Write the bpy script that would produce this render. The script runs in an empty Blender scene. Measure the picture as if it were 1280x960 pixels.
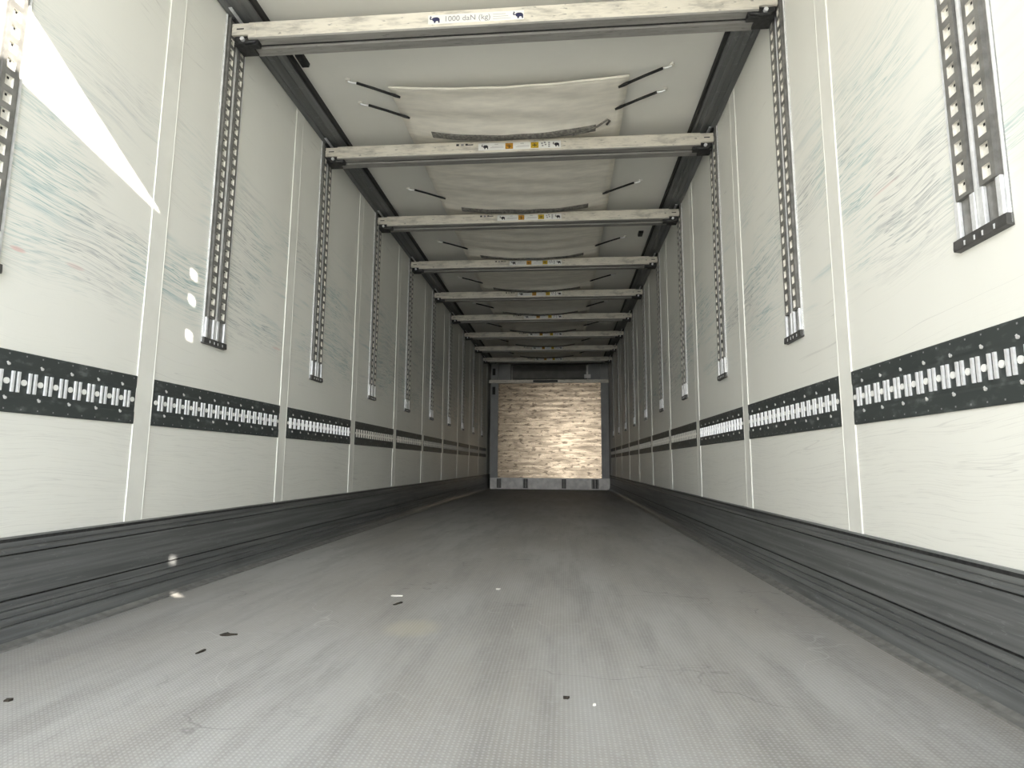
import bpy, bmesh, math, random
from mathutils import Vector, Matrix
random.seed(7)
S = bpy.context.scene
C = S.collection
PI = math.pi

# ------------------------------------------------------------------ camera
XL, XR, W = -1.525, 0.935, 2.46          # side wall faces
Y0, YE = 0.194, 12.46                    # open rear edge, front wall
ZC = 2.585                               # ceiling
D1, BAY = 2.4314, 1.0866                 # first cargo bar, bay length
def YK(k): return D1 + (k - 1) * BAY
def YJ(k): return YK(k) + 0.689          # panel joint k

cam_d = bpy.data.cameras.new('camera'); cam = bpy.data.objects.new('camera', cam_d); C.objects.link(cam)
FPX, YAW, PITCH, ROLL = 742.83, 0.0859, 0.1337, 0.007
cam_d.sensor_fit = 'HORIZONTAL'; cam_d.sensor_width = 36.0; cam_d.lens = 36.0 * FPX / 1280.0
cam_d.clip_start = 0.02; cam_d.clip_end = 500
cam.matrix_world = (Matrix.Translation((0, 0, 0.497)) @ Matrix.Rotation(YAW, 4, 'Z') @
                    Matrix.Rotation(PI / 2 + PITCH, 4, 'X') @ Matrix.Rotation(ROLL, 4, 'Z'))
S.camera = cam

# ------------------------------------------------------------------ light
SUN_STRENGTH, SKY_STRENGTH, EXPOSURE = 5.0, 2.1, 2.2
S.view_settings.view_transform = 'Standard'; S.view_settings.look = 'None'
S.view_settings.gamma = 1.0; S.view_settings.use_curve_mapping = False
S.view_settings.exposure = EXPOSURE
SUN = Vector((1.0, -0.85, 0.493)).normalized()      # towards the sun
sd = bpy.data.lights.new('sun', 'SUN'); sd.energy = SUN_STRENGTH; sd.angle = math.radians(0.35); sd.color = (1.0, 0.93, 0.82)
sun = bpy.data.objects.new('sun', sd); C.objects.link(sun)
sun.rotation_euler = SUN.to_track_quat('Z', 'Y').to_euler(); sun.location = (4, -4, 5)
wd = bpy.data.worlds.new('world'); S.world = wd; wd.use_nodes = True
wn = wd.node_tree.nodes; wl = wd.node_tree.links
bg = wn['Background']                                # hazy bright sky, brightest towards the horizon
tc = wn.new('ShaderNodeTexCoord'); sx = wn.new('ShaderNodeSeparateXYZ'); cr = wn.new('ShaderNodeValToRGB')
wl.new(tc.outputs['Generated'], sx.inputs[0]); wl.new(sx.outputs[2], cr.inputs[0]); wl.new(cr.outputs[0], bg.inputs[0])
cr.color_ramp.elements[0].position = 0.0; cr.color_ramp.elements[0].color = (0.99, 0.985, 0.97, 1)
cr.color_ramp.elements[1].position = 0.75; cr.color_ramp.elements[1].color = (0.22, 0.26, 0.32, 1)
e = cr.color_ramp.elements.new(0.28); e.color = (0.66, 0.70, 0.74, 1)
bg.inputs[1].default_value = SKY_STRENGTH
pd = bpy.data.lights.new('doorway_portal', 'AREA'); pd.shape = 'RECTANGLE'; pd.size = W; pd.size_y = 2.5
pd.cycles.is_portal = True
po = bpy.data.objects.new('doorway_portal', pd); C.objects.link(po)
po.location = ((XL + XR) / 2, Y0 - 0.005, 1.25); po.rotation_euler = (PI / 2, 0, 0)

# ------------------------------------------------------------------ node helpers
class NT:
    def __init__(s, name):
        s.m = bpy.data.materials.new(name); s.m.use_nodes = True
        s.t = s.m.node_tree; s.b = s.t.nodes['Principled BSDF']
        s.co = s.t.nodes.new('ShaderNodeTexCoord').outputs['Object']
    def set(s, sock, v):
        if hasattr(v, 'is_linked') or isinstance(v, bpy.types.NodeSocket): s.t.links.new(v, sock)
        elif isinstance(v, tuple) and len(v) == 3 and sock.type == 'RGBA': sock.default_value = (*v, 1)
        else: sock.default_value = v
    def p(s, name, v): s.set(s.b.inputs[name], v); return s
    def math(s, op, a, b=0.0, c=None, clamp=False):
        n = s.t.nodes.new('ShaderNodeMath'); n.operation = op; n.use_clamp = clamp
        s.set(n.inputs[0], a); s.set(n.inputs[1], b)
        if c is not None: s.set(n.inputs[2], c)
        return n.outputs[0]
    def map(s, scale, loc=(0, 0, 0), vec=None):
        n = s.t.nodes.new('ShaderNodeMapping'); s.set(n.inputs[0], vec if vec is not None else s.co)
        n.inputs['Scale'].default_value = scale; n.inputs['Location'].default_value = loc
        return n.outputs[0]
    def noise(s, vec, scale=1.0, detail=4.0, rough=0.55, dist=0.0):
        n = s.t.nodes.new('ShaderNodeTexNoise'); s.set(n.inputs['Vector'], vec)
        n.inputs['Scale'].default_value = scale; n.inputs['Detail'].default_value = detail
        n.inputs['Roughness'].default_value = rough; n.inputs['Distortion'].default_value = dist
        return n.outputs[0]
    def ramp(s, v, lo, hi, a=0.0, b=1.0):
        n = s.t.nodes.new('ShaderNodeMapRange'); n.interpolation_type = 'SMOOTHSTEP'
        s.set(n.inputs[0], v)
        for i, x in enumerate((lo, hi, a, b)): n.inputs[i + 1].default_value = x
        return n.outputs[0]
    def mix(s, f, a, b):
        n = s.t.nodes.new('ShaderNodeMix'); n.data_type = 'RGBA'
        s.set(n.inputs[0], f); s.set(n.inputs[6], a); s.set(n.inputs[7], b)
        return n.outputs[2]
    def sep(s, vec=None):
        n = s.t.nodes.new('ShaderNodeSeparateXYZ'); s.set(n.inputs[0], vec if vec is not None else s.co); return n.outputs
    def comb(s, x, y, z):
        n = s.t.nodes.new('ShaderNodeCombineXYZ')
        for i, v in enumerate((x, y, z)): s.set(n.inputs[i], v)
        return n.outputs[0]
    def bump(s, h, strength=0.3, dist=0.002):
        n = s.t.nodes.new('ShaderNodeBump'); n.inputs['Strength'].default_value = strength
        n.inputs['Distance'].default_value = dist; s.set(n.inputs['Height'], h)
        s.t.links.new(n.outputs[0], s.b.inputs['Normal'])

def plain(name, col, rough=0.6, metal=0.0, var=0.12, scale=18.0, stretch=(1, 1, 1)):
    n = NT(name)
    f = n.noise(n.map(stretch), scale, 5)
    d = tuple(c * (1 - var * 1.6) for c in col); l = tuple(min(1, c * (1 + var)) for c in col)
    n.p('Base Color', n.mix(n.ramp(f, 0.3, 0.7), d, l)).p('Roughness', rough).p('Metallic', metal)
    return n.m

def wall_material(name, base, reds=(), seed=0.0):
    n = NT(name)
    x, y, z = n.sep()
    wob = n.noise(n.comb(seed, n.math('MULTIPLY', y, 1.5), n.math('MULTIPLY', z, 2.5)), 1.0, 2)
    zz = n.math('MULTIPLY_ADD', wob, 0.10, n.math('MULTIPLY_ADD', y, 0.04, z))
    def strokes(fy, fz, width, off, detail=3):
        v = n.comb(off + seed, n.math('MULTIPLY', y, fy), n.math('MULTIPLY', zz, fz))
        f = n.noise(v, 1.0, detail, 0.6)
        d = n.math('ABSOLUTE', n.math('SUBTRACT', f, 0.5))
        return n.ramp(d, 0.0, width, 1.0, 0.0)
    band = n.math('MULTIPLY', n.ramp(z, 0.95, 1.2), n.ramp(z, 1.5, 2.05, 1.0, 0.0))
    patch = n.ramp(n.noise(n.comb(seed + 3.3, n.math('MULTIPLY', y, 1.3), n.math('MULTIPLY', zz, 3.0)), 1.0, 3), 0.41, 0.58)
    patch2 = n.ramp(n.noise(n.comb(seed + 8.1, n.math('MULTIPLY', y, 2.0), n.math('MULTIPLY', zz, 6.0)), 1.0, 3), 0.46, 0.62)
    s1 = n.math('MULTIPLY', strokes(1.3, 34, 0.018, 1.0), patch)
    s2 = n.math('MULTIPLY', strokes(2.0, 75, 0.035, 5.0, 4), patch)
    smear = n.math('MULTIPLY', n.ramp(n.noise(n.comb(seed + 6, n.math('MULTIPLY', y, 1.6), n.math('MULTIPLY', zz, 34)), 1.0, 4), 0.5, 0.75), patch2)
    grey = n.math('MULTIPLY', n.math('MAXIMUM', n.math('MULTIPLY', s1, 0.62), n.math('MULTIPLY', s2, 0.42)), band)
    teal = n.math('MULTIPLY', n.math('MULTIPLY', smear, band), 0.5)
    low = n.math('MULTIPLY', strokes(1.0, 90, 0.02, 9.0, 4), n.ramp(z, 0.95, 0.6, 0.0, 0.16))
    rare = n.math('MULTIPLY', strokes(0.35, 16, 0.006, 12.0, 2), n.ramp(n.noise(n.comb(seed + 2, y, zz), 2.2, 2), 0.52, 0.6, 0, 0.18))
    tone = n.noise(n.map((1, .6, .6), (seed, 0, 0)), 1.6, 3)
    c = n.mix(n.ramp(tone, .3, .7), tuple(b * 0.95 for b in base), base)
    hue = n.ramp(n.noise(n.comb(seed, y, z), 2.5, 2), 0.46, 0.64)
    c = n.mix(teal, c, n.mix(hue, (0.22, 0.42, 0.46), (0.26, 0.33, 0.38)))
    c = n.mix(grey, c, n.mix(hue, (0.16, 0.35, 0.37), (0.17, 0.20, 0.23)))
    c = n.mix(low, c, (0.28, 0.27, 0.25)); c = n.mix(rare, c, (0.2, 0.2, 0.2))
    for (ry, rz, ly, lz, a) in reds:
        dy = n.math('DIVIDE', n.math('SUBTRACT', y, ry), ly); dz = n.math('DIVIDE', n.math('SUBTRACT', z, rz), lz)
        d = n.math('ADD', n.math('MULTIPLY', dy, dy), n.math('MULTIPLY', dz, dz))
        c = n.mix(n.math('MULTIPLY', n.ramp(d, 0.1, 1.0, 1.0, 0.0), a), c, (0.62, 0.16, 0.15))
    n.p('Base Color', c).p('Roughness', 0.42)
    return n.m

M = {}
M['wall_l'] = wall_material('white_panel_left', (0.855, 0.853, 0.80),
    ((1.482, 1.086, .030, .009, .35), (1.679, 1.102, .045, .010, .18), (3.007, 1.10, .06, .008, .2)), 0.0)
M['wall_r'] = wall_material('white_panel_right', (0.855, 0.853, 0.80), ((1.72, 1.30, .09, .006, .15),), 21.0)
M['white'] = plain('white_cover_strip', (0.855, 0.853, 0.80), 0.38, 0, 0.04, 5)
M['ceiling'] = plain('ceiling_white', (0.83, 0.82, 0.765), 0.5, 0, 0.03, 1.5)
M['steel'] = plain('grey_steel', (0.25, 0.245, 0.232), 0.45, 0.35, 0.15, 30)
M['zinc'] = plain('bright_zinc', (0.84, 0.85, 0.86), 0.35, 0.3, 0.08, 40)
M['pale'] = plain('pale_backing', (0.72, 0.70, 0.64), 0.55, 0.0, 0.1, 60)
M['capgrey'] = plain('cap_grey', (0.085, 0.083, 0.08), 0.5, 0.2, 0.15, 40)
M['black'] = plain('black_rubber', (0.012, 0.012, 0.012), 0.6, 0.0, 0.2, 40)
M['dark'] = plain('dark_metal', (0.045, 0.045, 0.045), 0.5, 0.4, 0.25, 60)
M['fabric'] = plain('canvas_fabric', (0.86, 0.82, 0.73), 0.85, 0.0, 0.06, 7, (1, 4, 1))
M['mesh'] = plain('grey_mesh_hem', (0.20, 0.19, 0.17), 0.9, 0.0, 0.35, 60, (1, 1, 1))
M['label'] = plain('sticker_white', (0.88, 0.88, 0.85), 0.4, 0.0, 0.02, 5)
M['ink_blue'] = plain('ink_dark_blue', (0.015, 0.018, 0.07), 0.5, 0, 0.05)
M['ink_black'] = plain('ink_black', (0.015, 0.015, 0.02), 0.5, 0, 0.05)
M['ink_grey'] = plain('ink_grey', (0.30, 0.29, 0.30), 0.6, 0, 0.05)
M['ink_pale'] = plain('ink_pale_grey', (0.6, 0.59, 0.58), 0.6, 0, 0.05)
M['yellow'] = plain('ink_yellow', (0.62, 0.42, 0.02), 0.5, 0, 0.3, 160)
M['orange'] = plain('ink_orange', (0.55, 0.27, 0.02), 0.5, 0, 0.3, 160)
M['frame'] = plain('bulkhead_grey', (0.33, 0.335, 0.33), 0.45, 0.1, 0.06, 6)
M['cooler'] = plain('olive_grey_housing', (0.19, 0.185, 0.165), 0.5, 0, 0.1, 8)
M['base'] = plain('bulkhead_base_pale', (0.85, 0.83, 0.80), 0.45, 0.1, 0.1, 10)
M['asphalt'] = plain('yard_concrete', (0.60, 0.585, 0.54), 0.9, 0, 0.1, 3)
M['skyblock'] = plain('sky_blocker_grey', (0.30, 0.30, 0.295), 0.9, 0, 0.1, 2)  # for the added wall that blocks sky light
M['leafbrown'] = plain('dead_leaf', (0.035, 0.028, 0.02), 0.9, 0, 0.3, 120)
M['paper'] = plain('paper_scrap', (0.85, 0.82, 0.76), 0.8, 0, 0.05, 50)

def rail_plate_material():
    n = NT('dark_green_steel')
    f = n.noise(n.map((1, 14, 40)), 1.0, 5); g = n.noise(n.co, 25, 4)
    sm = n.math('MULTIPLY', n.ramp(f, 0.5, 0.68), n.ramp(g, 0.4, 0.65, 0, 0.75))
    n.p('Base Color', n.mix(sm, (0.052, 0.060, 0.059), (0.17, 0.185, 0.185))).p('Roughness', 0.48).p('Metallic', 0.15)
    return n.m
M['railplate'] = rail_plate_material()

def alu_material(name, base, dirt, rough, metal, fx, fz, amount):
    n = NT(name)
    f = n.noise(n.map((fx, fz, fz)), 1.0, 6, 0.65); g = n.noise(n.map((fx * 3, fz * 2, fz * 2), (3, 1, 2)), 1.0, 5)
    d = n.math('MULTIPLY', n.ramp(f, 0.42, 0.72), amount * 0.75)
    d = n.math('MAXIMUM', d, n.math('MULTIPLY', n.ramp(g, 0.6, 0.7), amount))
    n.p('Base Color', n.mix(d, base, dirt)).p('Roughness', n.math('MULTIPLY_ADD', f, 0.3, rough - 0.15)).p('Metallic', metal)
    return n.m
M['beam'] = alu_material('scuffed_aluminium', (0.82, 0.775, 0.68), (0.26, 0.245, 0.215), 0.42, 0.22, 7, 34, 0.8)
M['beam_under'] = alu_material('darker_aluminium_underside', (0.36, 0.35, 0.33), (0.17, 0.165, 0.16), 0.5, 0.4, 5, 45, 0.7)  # darker aluminium tone for the underside faces

def bulk_material():
    n = NT('blotched_aluminium_sheet')
    f = n.noise(n.map((2.0, 1, 15)), 1.0, 6, 0.7); g = n.noise(n.map((8, 1, 22), (2, 0, 5)), 1.0, 5)
    d = n.math('MAXIMUM', n.ramp(f, 0.40, 0.66, 0, 0.7), n.ramp(g, 0.53, 0.62, 0, 0.85))
    x, y, z = n.sep()
    w = n.math('SINE', n.math('MULTIPLY', z, 62))
    n.p('Base Color', n.mix(d, (0.53, 0.43, 0.315), (0.11, 0.083, 0.058))).p('Metallic', 0.8)
    n.p('Roughness', n.math('MULTIPLY_ADD', f, 0.16, 0.20)); n.bump(w, 0.12, 0.002)
    return n.m
M['bulk'] = bulk_material()

def kick_material():
    n = NT('dark_kick_plate')
    f = n.noise(n.map((20, 1.2, 60)), 1.0, 5); g = n.noise(n.map((3, 3, 9)), 1.0, 5)
    c = n.mix(n.ramp(f, 0.35, 0.7), (0.11, 0.114, 0.114), (0.19, 0.195, 0.195))
    c = n.mix(n.ramp(g, 0.55, 0.75, 0, 0.5), c, (0.062, 0.064, 0.065))
    h = n.noise(n.map((1, 2.2, 34), (4, 0, 0)), 1.0, 4)
    c = n.mix(n.ramp(n.math('ABSOLUTE', n.math('SUBTRACT', h, 0.5)), 0, 0.006, 0.4, 0), c, (0.30, 0.31, 0.31))
    n.p('Base Color', c).p('Roughness', 0.42).p('Metallic', 0.2)
    return n.m
M['kick'] = kick_material()

def floor_material():
    n = NT('grey_antislip_floor')
    x, y, z = n.sep()
    k = 2 * PI / 0.0135
    a = n.math('SINE', n.math('MULTIPLY', n.math('ADD', x, y), k * 0.7)); b = n.math('SINE', n.math('MULTIPLY', n.math('SUBTRACT', x, y), k * 0.7))
    dots = n.ramp(n.math('MULTIPLY', a, b), 0.1, 0.8)
    big = n.noise(n.map((1.6, 0.55, 1)), 1.0, 5, 0.6); mid = n.noise(n.map((9, 1.3, 1), (5, 2, 0)), 1.0, 5, 0.65)
    fine = n.noise(n.map((1, 1, 1)), 55, 3)
    c = n.mix(n.ramp(big, 0.35, 0.65), (0.30, 0.283, 0.258), (0.375, 0.37, 0.357))
    c = n.mix(n.ramp(mid, 0.42, 0.68, 0, 0.75), c, (0.24, 0.23, 0.217))
    c = n.mix(n.ramp(fine, 0.5, 0.75, 0, 0.35), c, (0.42, 0.42, 0.41))
    c = n.mix(n.math('MULTIPLY', dots, 0.30), c, (0.56, 0.56, 0.55))
    s = n.noise(n.map((2.2, 1.4, 1), (1, 7, 0)), 1.0, 3)
    sc = n.math('MULTIPLY', n.ramp(n.math('ABSOLUTE', n.math('SUBTRACT', s, 0.5)), 0, 0.004, 1, 0), n.ramp(n.noise(n.co, 1.9, 2), 0.5, 0.62, 0, 0.28))
    c = n.mix(sc, c, (0.6, 0.6, 0.59))
    s2 = n.noise(n.map((1.2, 2.0, 1), (9, 3, 0)), 1.0, 4)
    sc2 = n.math('MULTIPLY', n.ramp(n.math('ABSOLUTE', n.math('SUBTRACT', s2, 0.5)), 0, 0.005, 1, 0), n.ramp(n.noise(n.map((1, 1, 1), (4, 4, 0)), 1.5, 2), 0.5, 0.62, 0, 0.5))
    c = n.mix(sc2, c, (0.13, 0.127, 0.12))
    # worn yellowish patch in the middle of the floor
    dy = n.math('DIVIDE', n.math('SUBTRACT', y, 1.86), 0.12); dx = n.math('DIVIDE', n.math('SUBTRACT', x, -0.46), 0.10)
    dd = n.math('MULTIPLY_ADD', fine, 0.8, n.math('ADD', n.math('MULTIPLY', dx, dx), n.math('MULTIPLY', dy, dy)))
    c = n.mix(n.ramp(dd, 0.4, 1.5, 0.4, 0), c, (0.50, 0.46, 0.34))
    n.p('Base Color', c).p('Roughness', 0.55)
    n.bump(n.math('MULTIPLY_ADD', fine, 0.4, dots), 0.35, 0.002)
    return n.m
M['floor'] = floor_material()

# ------------------------------------------------------------------ mesh helpers
class MB:
    def __init__(s, mats): s.v = []; s.f = []; s.m = []; s.mats = mats
    def face(s, pts, m=0):
        b = len(s.v); s.v += [tuple(p) for p in pts]; s.f.append(tuple(range(b, b + len(pts)))); s.m.append(m)
    def box(s, x0, x1, y0, y1, z0, z1, m=0):
        b = len(s.v)
        s.v += [(x, y, z) for x in (x0, x1) for y in (y0, y1) for z in (z0, z1)]
        for q in ((0, 1, 3, 2), (4, 6, 7, 5), (0, 4, 5, 1), (2, 3, 7, 6), (0, 2, 6, 4), (1, 5, 7, 3)):
            s.f.append(tuple(b + i for i in q)); s.m.append(m)
        return s
    def prism(s, poly, axis, a0, a1, m=0, mf=None):
        """extrude closed 2-D polygon along axis; poly coords are the other two axes in order"""
        b = len(s.v); n = len(poly)
        def P(u, w, a): return {0: (a, u, w), 1: (u, a, w), 2: (u, w, a)}[axis]
        s.v += [P(u, w, a0) for u, w in poly] + [P(u, w, a1) for u, w in poly]
        for i in range(n):
            j = (i + 1) % n; s.f.append((b + i, b + j, b + n + j, b + n + i)); s.m.append(mf[i] if mf else m)
        s.f.append(tuple(b + i for i in range(n))[::-1]); s.m.append(m)
        s.f.append(tuple(b + n + i for i in range(n))); s.m.append(m)
        return s
    def tube(s, pts, r, n=8, m=0):
        pts = [Vector(p) for p in pts]; b = len(s.v)
        for i, p in enumerate(pts):
            t = (pts[min(i + 1, len(pts) - 1)] - pts[max(i - 1, 0)]).normalized()
            u = t.orthogonal().normalized() if i == 0 else (u - t * u.dot(t)).normalized()
            w = t.cross(u); rr = r[i] if isinstance(r, (list, tuple)) else r
            s.v += [tuple(p + (u * math.cos(2 * PI * k / n) + w * math.sin(2 * PI * k / n)) * rr) for k in range(n)]
        for i in range(len(pts) - 1):
            for k in range(n):
                s.f.append((b + i * n + k, b + i * n + (k + 1) % n, b + (i + 1) * n + (k + 1) % n, b + (i + 1) * n + k)); s.m.append(m)
        s.f.append(tuple(b + k for k in range(n))[::-1]); s.m.append(m)
        e = b + (len(pts) - 1) * n; s.f.append(tuple(e + k for k in range(n))); s.m.append(m)
        return s
    def disc(s, x, y, z, r, h, axis, n=10, m=0):
        """short cylinder whose axis runs along `axis`, rising by h"""
        poly = [(r * math.cos(2 * PI * k / n), r * math.sin(2 * PI * k / n)) for k in range(n)]
        o = (x, y, z); i1, i2 = [i for i in range(3) if i != axis]
        s.prism([(o[i1] + a, o[i2] + c) for a, c in poly], axis, o[axis], o[axis] + h, m)
        return s
    def build(s, name, parent=None, loc=None, bevel=0.0, smooth=False):
        me = bpy.data.meshes.new(name); me.from_pydata(s.v, [], s.f)
        for m in s.mats: me.materials.append(M[m])
        for p, mi in zip(me.polygons, s.m): p.material_index = mi; p.use_smooth = smooth
        bm = bmesh.new(); bm.from_mesh(me); bmesh.ops.recalc_face_normals(bm, faces=bm.faces); bm.to_mesh(me); bm.free()
        o = bpy.data.objects.new(name, me); C.objects.link(o)
        if parent: o.parent = parent
        if loc: o.location = loc
        if bevel:
            md = o.modifiers.new('bevel', 'BEVEL'); md.width = bevel; md.segments = 2; md.limit_method = 'ANGLE'
        return o

def thing(name, label, cat, loc=(0, 0, 0), rz=0.0, group=None):
    o = bpy.data.objects.new(name, None); C.objects.link(o); o.empty_display_size = 0.05
    o.location = loc; o.rotation_euler = (0, 0, rz); tag(o, label, cat, group); return o
def tag(o, label, cat, group=None):
    o['label'] = label; o['category'] = cat
    if group: o['group'] = group
    return o
def struct(o, label=None, cat=None):
    o['kind'] = 'structure'
    if label: o['label'] = label
    if cat: o['category'] = cat
    return o
def dup(root, loc, rz=0.0, label=None, group=None, skip=()):
    r = root.copy(); C.objects.link(r); r.location = loc; r.rotation_euler = (0, 0, rz)
    if label: r['label'] = label
    if group: r['group'] = group
    for ch in list(root.children):
        if ch.name.split('.')[0] in skip: continue
        c = ch.copy(); C.objects.link(c); c.parent = r
        for g in list(ch.children):
            d = g.copy(); C.objects.link(d); d.parent = c
    return r
ORD = ['nearest', 'first', 'second', 'third', 'fourth', 'fifth', 'sixth', 'seventh', 'eighth', 'ninth', 'tenth', 'eleventh']

# ------------------------------------------------------------------ setting
struct(MB(['floor']).box(XL - .06, XR + .06, Y0, YE + .06, -.06, 0).build('floor'), 'long grey anti-slip trailer floor', 'floor')
struct(MB(['ceiling']).box(XL - .06, XR + .06, Y0, YE + .06, ZC, ZC + .06).build('ceiling'), 'plain white trailer ceiling', 'ceiling')
struct(MB(['wall_l']).box(XL - .06, XL, Y0, YE + .06, 0, ZC).build('wall_left'), 'white scuffed left side wall', 'wall')
struct(MB(['wall_r']).box(XR, XR + .06, Y0, YE + .06, 0, ZC).build('wall_right'), 'white scuffed right side wall', 'wall')
struct(MB(['ceiling']).box(XL, XR, YE, YE + .06, 0, ZC).build('wall_front'), 'white front wall behind the bulkhead', 'wall')
struct(MB(['asphalt']).box(-40, 40, -60, 40, -1.25, -1.15).build('ground'), 'pale concrete yard around the trailer', 'ground')

struct(MB(['skyblock']).box(-4.5, -4.2, -14, 6, -1.15, 3.4).build('wall_sky_blocker'), 'added grey wall out of view, blocking sky light', 'wall')  # unseen wall, added to cut sky light on the near right side

# rear portal header and partly opened right rear door (their shadow edges draw the sun wedge on the left wall)
HZ = 2.50
struct(MB(['steel']).box(XL, XR, Y0, Y0 + .06, HZ, ZC).build('trim_header'), 'steel header over the rear opening', 'trim')
DA = math.radians(54.0)
door = MB(['white', 'black'])
DH = HZ + 0.09
door.box(.045, 1.23, -.06, 0, -.05, DH)
zc_ = [-.05]
gaps = [1.172, 1.32, 2.218, 2.367, 2.475]
for g in gaps: zc_ += [g - .017, g + .017]
zc_.append(DH)
for i in range(0, len(zc_), 2): door.box(0, .05, -.006, 0, zc_[i], zc_[i + 1], 1)
door.box(.030, .05, -.006, 0, -.05, DH, 1)
dobj = struct(door.build('door_1'), 'white right rear door standing half open', 'door')
# local x runs from hinge to free edge, local -y is the outside face
dx = Vector((-math.cos(DA), -math.sin(DA), 0)); ny = Vector((math.sin(DA), -math.cos(DA), 0))   # outward normal
dobj.matrix_world = Matrix(((dx.x, -ny.x, 0, XR), (dx.y, -ny.y, 0, Y0), (0, 0, 1, 0), (0, 0, 0, 1)))

# ceiling rails (dark cornices), with a black gasket along the inner edge
def cornice(side, name):
    x = XL if side < 0 else XR; d = -side
    poly = [(0, 2.535), (.004, 2.528), (.030, 2.5335), (.033, 2.540), (.058, 2.542), (.062, 2.536), (.082, 2.538), (.086, 2.544),
            (.110, 2.546), (.113, 2.541), (.128, 2.543), (.130, ZC), (0, ZC)]
    b = MB(['kick', 'black', 'zinc'])
    b.prism([(x + d * u, w) for u, w in poly], 1, Y0 + .06, YE, 0)
    b.prism([(x + d * u, w) for u, w in [(.130, 2.549), (.142, 2.553), (.142, ZC), (.130, ZC)]], 1, Y0 + .06, YE, 1)
    return struct(b.build(name), ('left' if side < 0 else 'right') + ' dark grey cornice rail under the ceiling edge', 'trim')
cornice(-1, 'trim_1'); cornice(1, 'trim_2')

def kick(side, name):
    x = XL if side < 0 else XR; d = -side
    poly = [(0, .288), (.010, .288), (.016, .284), (.017, .275), (.017, .262), (.013, .258), (.013, .252), (.016, .247), (.0165, .243), (.012, .241), (.016, .238),
            (.017, .122), (.012, .119), (.017, .116), (.018, .094), (.014, .091), (.018, .088), (.019, .074), (.015, .071), (.020, .068),
            (.022, .052), (.018, .049), (.023, .046), (.027, .028), (.036, .013), (.050, .006), (.066, .004), (.068, 0), (0, 0)]
    b = MB(['kick', 'steel', 'dark'])
    mf = [0] * len(poly); mf[0] = mf[1] = 0
    for i in (2, 9, 12): mf[i] = 2
    for i in (24, 25, 26, 27): mf[i] = 1
    b.prism([(x + d * u, w) for u, w in poly], 1, Y0, YE, 0, mf)
    return struct(b.build(name), ('left' if side < 0 else 'right') + ' ribbed dark grey kick plate along the floor', 'baseboard')
kick(-1, 'baseboard_left'); kick(1, 'baseboard_right')

# vertical joint cover strips between the wall panels
n_tr = 3
def joint(side, y, name):
    x = XL if side < 0 else XR; d = -side
    b = MB(['white'])
    pr = [(-.0445, 0), (-.0435, .0042), (-.0412, .0042), (-.0400, .003), (.0400, .003), (.0412, .0042), (.0435, .0042), (.0445, 0)]
    b.prism([(x + d * h, y + u) for u, h in pr], 2, .287, 2.53)
    return struct(b.build(name), 'white vertical panel joint strip on the ' + ('left' if side < 0 else 'right') + ' wall', 'trim')
for k in range(-1, 10):
    for side in (-1, 1):
        joint(side, YJ(k), 'trim_%d' % n_tr); n_tr += 1

# ------------------------------------------------------------------ upright tracks
UZ0, UZ1 = 0.9956, 2.530
UH = UZ1 - UZ0
def perf_rail(uc, mats=('steel', 'pale', 'black')):
    """hat-shaped steel rail with a row of square punched holes; u along local Y, proud along local +X"""
    b = MB(list(mats)); w, h, hw, hh, pitch = .050, .013, .0125, .0150, .0492
    z0, z1 = .118, UH
    u0, u1 = uc - w / 2, uc + w / 2
    b.face([(0, u0, z0), (0, u0, z1), (h, u0, z1), (h, u0, z0)]); b.face([(0, u1, z0), (0, u1, z1), (h, u1, z1), (h, u1, z0)])
    b.face([(h, u0, z0), (h, uc - hw, z0), (h, uc - hw, z1), (h, u0, z1)]); b.face([(h, uc + hw, z0), (h, u1, z0), (h, u1, z1), (h, uc + hw, z1)])
    b.face([(0, u0, z0), (0, u1, z0), (h, u1, z0), (h, u0, z0)]); b.face([(0, u0, z1), (0, u1, z1), (h, u1, z1), (h, u0, z1)])
    z = z0; c = z0 + .024
    while c + hh < z1:
        a, e = c - hh, c + hh
        b.face([(h, uc - hw, z), (h, uc + hw, z), (h, uc + hw, a), (h, uc - hw, a)])
        g = .0066
        b.face([(h, uc - hw, a), (g, uc - hw, a), (g, uc - hw, e), (h, uc - hw, e)], 1); b.face([(h, uc + hw, a), (g, uc + hw, a), (g, uc + hw, e), (h, uc + hw, e)], 1)
        b.face([(h, uc - hw, a), (g, uc - hw, a), (g, uc + hw, a), (h, uc + hw, a)], 1); b.face([(h, uc - hw, e), (g, uc - hw, e), (g, uc + hw, e), (h, uc + hw, e)], 1)
        b.face([(g, uc - hw, a), (g, uc + hw, a), (g, uc + hw, e), (g, uc - hw, e)], 1)
        b.face([(g + .0006, uc - .0032, c + .006), (g + .0006, uc + .0032, c + .006), (g + .0006, uc + .0032, c + .013), (g + .0006, uc - .0032, c + .013)], 2)
        z = e; c += pitch
    b.face([(h, uc - hw, z), (h, uc + hw, z), (h, uc + hw, z1), (h, uc - hw, z1)])
    return b
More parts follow.
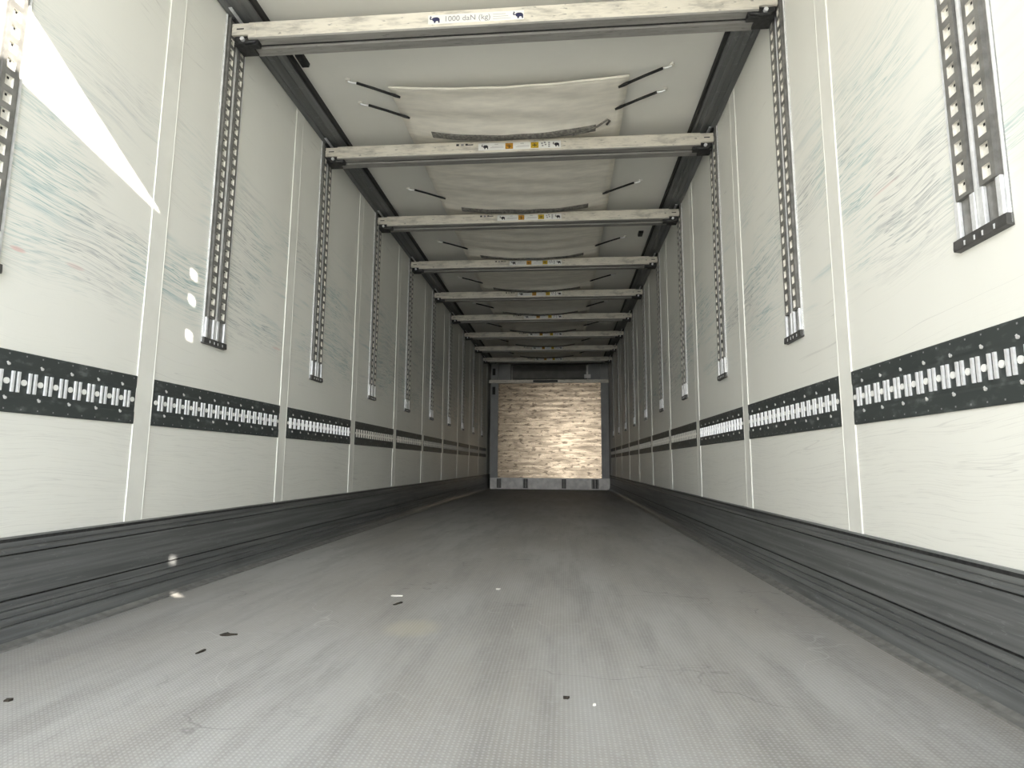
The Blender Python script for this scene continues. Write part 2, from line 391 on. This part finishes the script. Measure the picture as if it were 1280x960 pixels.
def make_upright(label, loc, rz):
    t = thing('load_track', label, 'load track', loc, rz, 'perforated tracks along the side walls')
    MB(['steel']).box(0, .003, -.085, .085, .004, UH).build('back_plate', t)
    for s in (-1, 1):
        perf_rail(s * .040).build('perforated_rail', t)
        MB(['zinc']).prism([(0, s * .085), (.005, s * .085), (.0065, s * .083), (.0065, s * .079), (.003, s * .0775), (0, s * .0775)], 2, .006, UH).build('edge_flange', t)
    MB(['zinc']).prism([(0, -.0085), (.011, -.006), (.012, 0), (.011, .006), (0, .0085)], 2, .006, UH).build('centre_rib', t)
    for u in (-.068, -.014, .014, .068):
        MB(['zinc']).box(.003, .0125, u - .008, u + .008, .028, .116).build('slot_strip', t, bevel=.002)
    cap = MB(['capgrey', 'zinc'])
    cap.prism([(0, 0), (.015, .002), (.016, .008), (.0145, .027), (0, .027)], 1, -.085, .085)
    # axis-1 prism takes (x, z)
    for u in (-.045, -.012, .014, .05): cap.box(.0145, .0168, u - .002, u + .002, .006, .017, 1)
    cap.build('end_cap', t)
    MB(['zinc']).prism([(.030, UH - .003), (.046, UH - .006), (.046, UH), (.030, UH)], 1, -.12, .07).build('top_bracket', t)
    MB(['dark']).box(.003, .022, -.06, .06, UH - .012, UH).build('top_stop', t)
    return t
SIDE = {-1: 'left', 1: 'right'}
up0 = None
for side in (-1, 1):
    for k in range(0, 10):
        if k == 0: lab = 'grey perforated load track on the %s wall nearest the viewer, carrying no cargo bar' % SIDE[side]
        elif k == 1: lab = 'grey perforated load track on the %s wall holding the nearest, kilogram-marked cargo bar' % SIDE[side]
        else: lab = 'grey perforated load track on the %s wall holding the %s cargo bar from the viewer' % (SIDE[side], ORD[k])
        loc = (XL if side < 0 else XR, YK(k), UZ0); rz = 0 if side < 0 else PI
        if up0 is None: up0 = make_upright(lab, loc, rz)
        else: dup(up0, loc, rz, lab)

# ------------------------------------------------------------------ horizontal lashing rails
RZ0, RZ1 = 0.629, 0.8006
RL = BAY - .091
def slot_pair(b, y, c, m=0, h=.0080):
    for q in (-1, 1):
        b.prism([(.0035, y + q * .0135), (h, y + q * .0125), (h, y + q * .0055), (.0035, y + q * .0045)], 2, c - .029, c + .029, m)
def make_rail(label, loc, rz, near):
    """slots, eyelets and rivets are children on the near rails; on the far ones they are part of the plate"""
    t = thing('lashing_rail', label, 'lashing rail', loc, rz, 'dark slotted rails along the side walls')
    h = RZ1 - RZ0; c = h / 2
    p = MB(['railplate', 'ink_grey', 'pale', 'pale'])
    p.prism([(0, 0), (.004, 0), (.005, .004), (.005, c - .046), (.0035, c - .040), (.0035, c + .040), (.005, c + .046), (.005, h - .004), (.004, h), (0, h)], 1, -RL / 2, RL / 2)
    n = 18; pitch = .0535
    for i in range(n + 1):
        y = -(n * pitch) / 2 + i * pitch
        for zz in (.010, h - .010): p.box(.005, .0055, y - .002, y + .002, zz - .002, zz + .002, 1)
    if not near:  # duller slot and eyelet colour stands in for weaker light deep inside
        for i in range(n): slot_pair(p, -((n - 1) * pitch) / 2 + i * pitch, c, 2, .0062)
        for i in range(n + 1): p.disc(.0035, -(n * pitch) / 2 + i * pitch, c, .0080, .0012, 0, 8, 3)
    p.build('plate', t)
    if near:
        b = MB(['zinc']); slot_pair(b, 0, c); s0 = b.build('slot', t)
        e0 = MB(['label']).disc(0, 0, 0, .0088, .003, 0, 10, 0).build('eyelet', t)
        v = MB(['ink_pale', 'dark']); v.disc(0, 0, 0, .0042, .003, 0, 8); v.prism([(-.007, .004), (-.003, .007), (.001, .001), (-.001, -.001)], 0, 0, .002, 0); r0 = v.build('rivet', t)
        def rep(o, q, first):
            if not first: o = o.copy(); C.objects.link(o)
            o.location = q
        for i in range(n): rep(s0, (0, -((n - 1) * pitch) / 2 + i * pitch, 0), i == 0)
        for i in range(n + 1): rep(e0, (.0035, -(n * pitch) / 2 + i * pitch, c), i == 0)
        for i in range(9):
            for q, zz in enumerate((c - .047, c + .047)): rep(r0, (.005, -.0535 * 8 + i * .107, zz), i == 0 and q == 0)
    return t
rails = {}
for side in (-1, 1):
    for k in range(0, 10):
        y = YK(k) + .689 - BAY / 2
        if k == 0: lab = 'dark slotted lashing rail on the %s wall, nearest the viewer and cut by the frame' % SIDE[side]
        else: lab = 'dark slotted lashing rail on the %s wall below the track of the %s cargo bar' % (SIDE[side], 'nearest' if k == 1 else ORD[k])
        loc = (XL if side < 0 else XR, y, RZ0); rz = 0 if side < 0 else PI
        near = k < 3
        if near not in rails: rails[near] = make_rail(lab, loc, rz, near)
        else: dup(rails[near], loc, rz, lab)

# ------------------------------------------------------------------ cargo bars
XC = (XL + XR) / 2
BB, BT = 2.412, 2.503                      # underside and top of the beams
def ellie(b, x, z, w, h, y, m=0, t=.0008):
    pts = [(.16, 1.0), (.10, .93), (.13, .86), (.20, .90), (.19, .80), (.11, .68), (.14, .58), (.26, .62), (.33, .74), (.48, .80), (.75, .80), (.93, .68),
           (1.0, .48), (.99, .22), (1.0, 0), (.86, 0), (.85, .2), (.78, .28), (.62, .24), (.58, .06), (.56, 0), (.44, 0), (.42, .2), (.34, .32), (.26, .30), (.30, .44), (.22, .50), (.08, .46), (0, .62), (.03, .80), (.08, 1.0)]
    b.prism([(x + u * w, z + v * h) for u, v in pts], 1, y, y - t, m)
def text_mesh(txt, size, mat, parent, loc, name='lettering'):
    cu = bpy.data.curves.new('t', 'FONT'); cu.body = txt; cu.size = size; cu.extrude = .0003; cu.align_y = 'CENTER'
    o = bpy.data.objects.new('t', cu); C.objects.link(o); bpy.context.view_layer.update()
    me = bpy.data.meshes.new_from_object(o.evaluated_get(bpy.context.evaluated_depsgraph_get()))
    bpy.data.objects.remove(o); me.name = name; me.materials.clear(); me.materials.append(M[mat])
    me.transform(Matrix.Rotation(PI / 2, 4, 'X'))
    r = bpy.data.objects.new(name, me); C.objects.link(r); r.parent = parent; r.location = loc
    return r
def make_beam(label, loc, first):
    t = thing('cargo_bar', label, 'cargo bar', loc, 0, 'aluminium cargo bars across the trailer')
    H = BT - BB; hl = 1.135
    b = MB(['beam', 'beam_under', 'dark'])
    prof = [(-.058, .012), (-.058, H - .004), (-.054, H), (.054, H), (.058, H - .004), (.058, .004), (.054, 0), (.006, .001), (.005, .012), (-.012, .012), (-.013, .006), (-.052, .007)]
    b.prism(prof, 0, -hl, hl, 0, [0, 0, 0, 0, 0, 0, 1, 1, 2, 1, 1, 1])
    b.build('beam_profile', t)
    for s in (-1, 1):
        e = MB(['beam', 'black'])
        e.box(s * 1.10, s * 1.212, -.061, -.048, .026, H - .008)
        e.box(s * 1.10, s * 1.212, .040, .056, .020, H - .008)
        e.box(s * 1.10, s * 1.13, -.050, .045, .028, .040)
        e.box(s * 1.155, s * 1.190, -.0625, -.060, .052, .058, 1)
        e.disc(s * 1.120, -.061, .060, .006, -.004, 1, 8, 0)
        e.build('end_fitting', t, bevel=.002)
        l = MB(['dark', 'zinc'])
        l.box(s * 1.13, s * 1.205, -.045, .038, -.010, .030)
        l.box(s * 1.09, s * 1.15, -.050, -.018, -.018, .006)
        l.tube([(s * 1.10, -.052, -.004), (s * 1.135, -.058, -.014), (s * 1.18, -.055, -.012), (s * 1.20, -.045, .004)], .006, 6, 0)
        l.disc(s * 1.165, -.045, .012, .010, -.012, 1, 8, 1)
        l.build('latch', t)
    yf = -.058
    if first:
        st = MB(['label']).box(-.297, .132, yf - .0008, yf, .026, .070).build('sticker', t)
        for x0 in (-.290, .083):
            e = MB(['ink_blue']); ellie(e, x0, .031, .046, .034, yf - .0008); e.build('emblem', st)
        text_mesh('1000 daN (kg)', .036, 'ink_grey', st, (-.225, yf - .0012, .047))
        sm = MB(['ink_pale'])
        for r in range(3): sm.box(-.005, .075 - .012 * r, yf - .0014, yf - .0006, .034 + r * .011, .037 + r * .011)
        sm.build('small_print', st)
    else:
        st = MB(['label']).box(-.225, .290, yf - .0008, yf, .026, .074).build('sticker', t)
        for x0, w in ((-.205, .042), (.240, .040)):
            e = MB(['ink_black']); ellie(e, x0, .034, w, .032, yf - .0008); e.build('emblem', st)
        sm = MB(['ink_pale'])
        for x0 in (-.150, .010):
            sm.box(x0, x0 + .085, yf - .0014, yf - .0006, .040, .044); sm.box(x0 + .01, x0 + .085, yf - .0014, yf - .0006, .048, .051)
            sm.box(x0 + .028, x0 + .050, yf - .0014, yf - .0006, .061, .066)
        sm.build('small_print', st)
        for x0, c in ((-.055, 'orange'), (.104, 'yellow')):
            g = MB([c, 'ink_black'])
            g.box(x0, x0 + .048, yf - .0016, yf - .0006, .030, .069)
            g.box(x0 + .010, x0 + .036, yf - .0022, yf - .0014, .046, .050, 1); g.box(x0 + .021, x0 + .025, yf - .0022, yf - .0014, .036, .060, 1)
            g.build('warning_square', st)
        g = MB(['ink_grey'])
        for (x0, z0) in ((.168, .055), (.185, .060), (.172, .040), (.190, .046), (.212, .058), (.212, .046), (.212, .034)):
            g.box(x0, x0 + .011, yf - .0016, yf - .0006, z0, z0 + .008)
        g.build('pictogram', st)
        mk = MB(['ink_black', 'ink_grey'])
        mk.box(-.365, -.348, yf - .0012, yf - .0002, .062, .075); mk.box(-.335, -.318, yf - .0012, yf - .0002, .062, .074, 1)
        mk.box(-.307, -.292, yf - .0012, yf - .0002, .063, .075); mk.box(-.292, -.258, yf - .0012, yf - .0002, .064, .070)
        mk.build('stamped_mark', t)
    return t
bm1 = make_beam('nearest aluminium cargo bar, its white sticker reading 1000 daN (kg) between two elephants', (XC, YK(1), BB), True)
bm2 = None
for k in range(2, 10):
    lab = 'scuffed aluminium cargo bar with yellow-squared sticker, %s cargo bar from the viewer' % ORD[k]
    if k == 9: lab = 'scuffed aluminium cargo bar farthest from the viewer, closest to the bulkhead'
    if bm2 is None: bm2 = make_beam(lab, (XC, YK(k), BB), False)
    else: dup(bm2, (XC, YK(k), BB), 0, lab)

# ------------------------------------------------------------------ canvas air duct hung from the ceiling
FX0, FX1, FY0 = XC - .655, XC + .655, 2.955
HOOK0 = 3.215
KEY = [(-.24, 2.521), (-.17, 2.516), (-.04, 2.503), (0, 2.499), (.07, 2.486), (.13, 2.471), (.16, 2.467), (.185, 2.475), (.222, 2.512), (.34, 2.513), (.42, 2.510), (.70, 2.503), (.90, 2.501), (1.0, 2.499)]
def fab_z(x, y):
    t = (y - HOOK0) / BAY
    t = t if t < 0 else t - math.floor(t)
    z = KEY[-1][1]
    for (a, za), (b, zb) in zip(KEY, KEY[1:]):
        if a <= t <= b: z = za + (zb - za) * (t - a) / (b - a); break
    e = abs(x - XC) / .655
    near = max(0, 1 - abs(t if t < .5 else t - 1) / .16)
    top = 2.552
    z = z + (top - z) * min(1, .85 * e ** 2.4 + .10 * near * e ** 2)
    z += .006 * near * math.exp(-((e - .8) / .25) ** 2)
    z += .0025 * math.sin(x * 23 + y * 4) * (1 - e) + .0055 * math.sin(y * 33 + 1.8 * math.sin(x * 2.6 + y)) * (1 - e * e) * (0 if .17 < t < .4 else 1)
    return z
duct = thing('air_duct', 'cream canvas air duct strapped under the ceiling above the cargo bars', 'air duct', (XC, FY0, 2.54))
def fabric_sheet(y0, y1, nx, ny, mat, name, off=0.0, x0=FX0, x1=FX1):
    vs, fs = [], []
    for j in range(ny + 1):
        y = y0 + (y1 - y0) * j / ny
        for i in range(nx + 1):
            x = x0 + (x1 - x0) * i / nx
            vs.append((x - XC, y - FY0, fab_z(x, y) - 2.54 + off))
    for j in range(ny):
        for i in range(nx):
            a = j * (nx + 1) + i; fs.append((a, a + 1, a + nx + 2, a + nx + 1))
    me = bpy.data.meshes.new(name); me.from_pydata(vs, [], fs); me.materials.append(M[mat])
    for p in me.polygons: p.use_smooth = True
    o = bpy.data.objects.new(name, me); C.objects.link(o); o.parent = duct
    md = o.modifiers.new('thickness', 'SOLIDIFY'); md.thickness = .003; md.offset = 1
    return o
fabric_sheet(FY0, 11.6, 28, 290, 'fabric', 'canvas')
for k in range(8):
    y = HOOK0 + k * BAY
    fabric_sheet(y + .118 * BAY, y + .172 * BAY, 22, 4, 'mesh', 'mesh_hem', -.0035, XC - .50, XC + .50)
MB(['fabric']).tube([(-.655 + 1.31 * i / 20, 0, fab_z(FX0 + 1.31 * i / 20, FY0) - 2.54) for i in range(21)], .007, 8).build('front_hem', duct, smooth=True)
dc = MB(['mesh'])
dc.tube([(.36, .425, -.066), (.44, .42, -.055), (.51, .39, -.040), (.565, .345, -.026), (.58, .37, -.020), (.565, .40, -.026)], .006, 6)
dc.build('drawstring', duct, smooth=True)

# elastic cords
def make_cord(label, ax, ay, fx, fy):
    """ceiling end (ax, ay), canvas end (fx, fy)"""
    za, zf = ZC - .004, fab_z(fx, fy) - .0135
    t = thing('elastic_cord', label, 'elastic cord', (ax, ay, za), 0, 'elastic cords of the canvas duct')
    v = Vector((fx - ax, fy - ay, zf - za))
    h = MB(['zinc', 'pale'])
    h.tube([(0, 0, .003), (0, 0, -.008)], .014, 10, 1)
    h.tube([(0, 0, -.008), tuple(v * .08 + Vector((0, 0, -.010))), tuple(v * .22)], .005, 8, 0)
    h.build('ceiling_hook', t, smooth=False)
    MB(['black']).tube([tuple(v * .18 + Vector((0, 0, -.001))), tuple(v * .55 + Vector((0, 0, .001))), tuple(v * .9)], .0075, 8).build('elastic', t, smooth=True)
    MB(['black']).tube([tuple(v * .86), tuple(v), tuple(v * 1.12 + Vector((0, 0, -.001)))], [.007, .009, .006], 8).build('canvas_hook', t, smooth=True)
    return t
for s in (-1, 1):
    lx = lambda d: XC + s * d
    make_cord('black elastic cord at the front %s corner of the canvas duct' % SIDE[s], lx(.873), 2.925, lx(.632), 3.005)
    for k in range(8):
        y = HOOK0 + k * BAY
        lab = 'black elastic cord on the %s duct edge before the %s cargo bar' % (SIDE[s], ORD[k + 2])
        make_cord(lab, lx(.873), y - .085, lx(.632), y)

# small black stops on the ceiling beside the cornices
def stop(label, x, y):
    b = MB(['black', 'dark']); b.prism([(-.022, 0), (.022, 0), (.018, -.020), (-.018, -.020)], 1, -.045, .045)
    b.disc(0, -.02, -.024, .006, .005, 2, 8, 1)
    o = b.build('ceiling_stop', None, (x, y, ZC)); tag(o, label, 'ceiling stop', 'black stops on the ceiling')
stop('small black stop on the ceiling by the left cornice, just past the nearest cargo bar', -1.345, 2.74)
stop('small black stop on the ceiling by the right cornice, between third and fourth cargo bars', .71, 5.24)

# ------------------------------------------------------------------ bulkhead at the far end
YB = 12.0
bk = thing('bulkhead', 'blotched aluminium bulkhead in a grey frame at the far end of the floor', 'bulkhead', (XC, YB, 0))
def bx(x0, x1, y0, y1, z0, z1): return (x0 - XC, x1 - XC, y0 - YB, y1 - YB, z0, z1)
pn = MB(['bulk']).box(-1.055, 1.055, 0, .02, .222, 2.14).build('panel', bk, (0.017, .06, 0))
pn.rotation_euler.z = math.radians(-2.4)              # sheet turned slightly to move the doorway's reflection to the right
f = MB(['frame', 'black']); f.box(*bx(-1.462, -1.318, YB, YB + .12, .222, 2.545)); f.box(*bx(-1.435, -1.375, YB - .004, YB, 2.30, 2.44), 1); f.box(*bx(-1.435, -1.375, YB - .004, YB, 1.90, 2.06), 1); f.build('side_frame', bk)
f = MB(['frame']); f.box(*bx(.762, .918, YB, YB + .12, .222, 2.545)); f.build('side_frame', bk)
b = MB(['beam', 'dark']); b.box(*bx(-1.50, .925, YB - .03, YB + .02, 2.135, 2.20)); b.box(*bx(-.60, -.10, YB - .034, YB - .03, 2.145, 2.19), 1); b.build('top_rail', bk, bevel=.004)
b = MB(['base'])
for (x0, x1) in ((-1.462, -1.33), (-1.235, -.80), (-.70, -.03), (.06, .56), (.70, .918)): b.box(*bx(x0, x1, YB - .02, YB, .014, .218))
b.box(*bx(-1.462, .918, YB - .004, YB + .06, 0, .02)); b.box(*bx(-1.462, .918, YB - .004, YB + .06, .205, .222)); b.build('base_panel', bk)
for x0 in (-1.33, -.80, -.03, .56):
    w = {-1.33: .095, -.80: .10, -.03: .09, .56: .14}[x0]
    g = MB(['steel', 'black']); g.box(*bx(x0, x0 + w, YB + .01, YB + .05, .02, .205), 1); g.box(*bx(x0 + w * .38, x0 + w * .62, YB - .012, YB + .012, .02, .205))
    for q in (0.06, .80): g.box(*bx(x0 + w * q, x0 + w * (q + .14), YB - .01, YB + .012, .02, .205))
    g.build('base_post', bk)
cu = thing('cooling_unit', 'dark cooling unit housing in the gap above the bulkhead', 'cooling unit', (XC, YB + .13, 2.20))
b = MB(['cooler', 'frame'])
b.prism([(.06, 0), (.03, .06), (.03, .20), (.10, .34), (.17, .34), (.17, 0)], 0, -.74, .80); b.build('housing', cu)
b = MB(['frame']); b.box(-1.02, -.78, -.0, .10, .0, .345); b.box(-.95, -.93, -.006, 0, .05, .30); b.box(-.87, -.85, -.006, 0, .05, .30); b.build('side_panel', cu)
b = MB(['frame']); b.box(.81, 1.06, -.0, .10, .0, .345); b.build('side_panel', cu)
b = MB(['base']); b.box(.735, .865, -.03, -.004, .045, .125); b.box(.775, .815, -.02, -.004, .125, .32); b.build('bracket', cu)

# ------------------------------------------------------------------ litter on the floor
def scrap(name, label, cat, x, y, pts, h, mat, lift=.0):
    n = len(pts); b = MB([mat])
    top = [(px, py, h * (.55 + .45 * ((i * 7) % 5) / 4) + lift) for i, (px, py) in enumerate(pts)]
    bot = [(px * .96, py * .96, .0) for px, py in pts]
    cx = sum(p[0] for p in pts) / n; cy = sum(p[1] for p in pts) / n
    for i in range(n):
        j = (i + 1) % n
        b.face([bot[i], bot[j], top[j], top[i]]); b.face([top[i], top[j], (cx, cy, h * 1.1 + lift)]); b.face([bot[j], bot[i], (cx, cy, 0)])
    o = b.build(name, None, (x, y, .0002)); tag(o, label, cat); return o
scrap('dead_leaf', 'dark shrivelled leaf lying on the floor near the left kick plate', 'leaf', -.969, 1.725,
      [(-.022, -.006), (-.010, -.012), (.004, -.010), (.015, -.003), (.028, .004), (.014, .009), (.003, .007), (-.008, .013), (-.018, .009)], .005, 'leafbrown')
scrap('twig', 'tiny dark twig on the floor in front of the dead leaf', 'twig', -.953, 1.568, [(-.004, -.016), (.001, -.015), (.006, .006), (.005, .018), (.001, .016), (-.002, .0)], .005, 'leafbrown')
scrap('paper_scrap', 'pale paper sliver lying left of the floor middle', 'paper', -.627, 2.284, [(-.022, -.006), (.0, -.009), (.022, -.005), (.023, .006), (0, .004), (-.021, .008)], .004, 'paper')
scrap('twig', 'small dark twig just in front of the pale paper sliver', 'twig', -.589, 2.159, [(-.012, -.020), (-.006, -.021), (.004, -.004), (.014, .018), (.008, .020), (-.002, .004)], .005, 'leafbrown')
scrap('paper_scrap', 'tiny white crumb of paper in the middle of the floor', 'paper', -.261, 2.448, [(-.008, -.008), (.007, -.009), (.010, .004), (.002, .010), (-.009, .006)], .004, 'paper')
scrap('dirt_crumb', 'dark dirt crumb on the floor near the middle foreground', 'dirt', .004, 1.357, [(-.006, -.005), (.004, -.006), (.008, .002), (.001, .006), (-.006, .004)], .004, 'leafbrown')
scrap('dirt_crumb', 'dark dirt crumb on the floor at the far left foreground', 'dirt', -1.154, 1.222, [(-.006, -.006), (.005, -.005), (.007, .004), (-.001, .007), (-.007, .003)], .005, 'leafbrown')
scrap('paper_scrap', 'small white fleck right of the dark crumb in the foreground', 'paper', .062, 1.326, [(-.003, -.004), (.004, -.003), (.004, .003), (-.002, .004)], .003, 'paper')
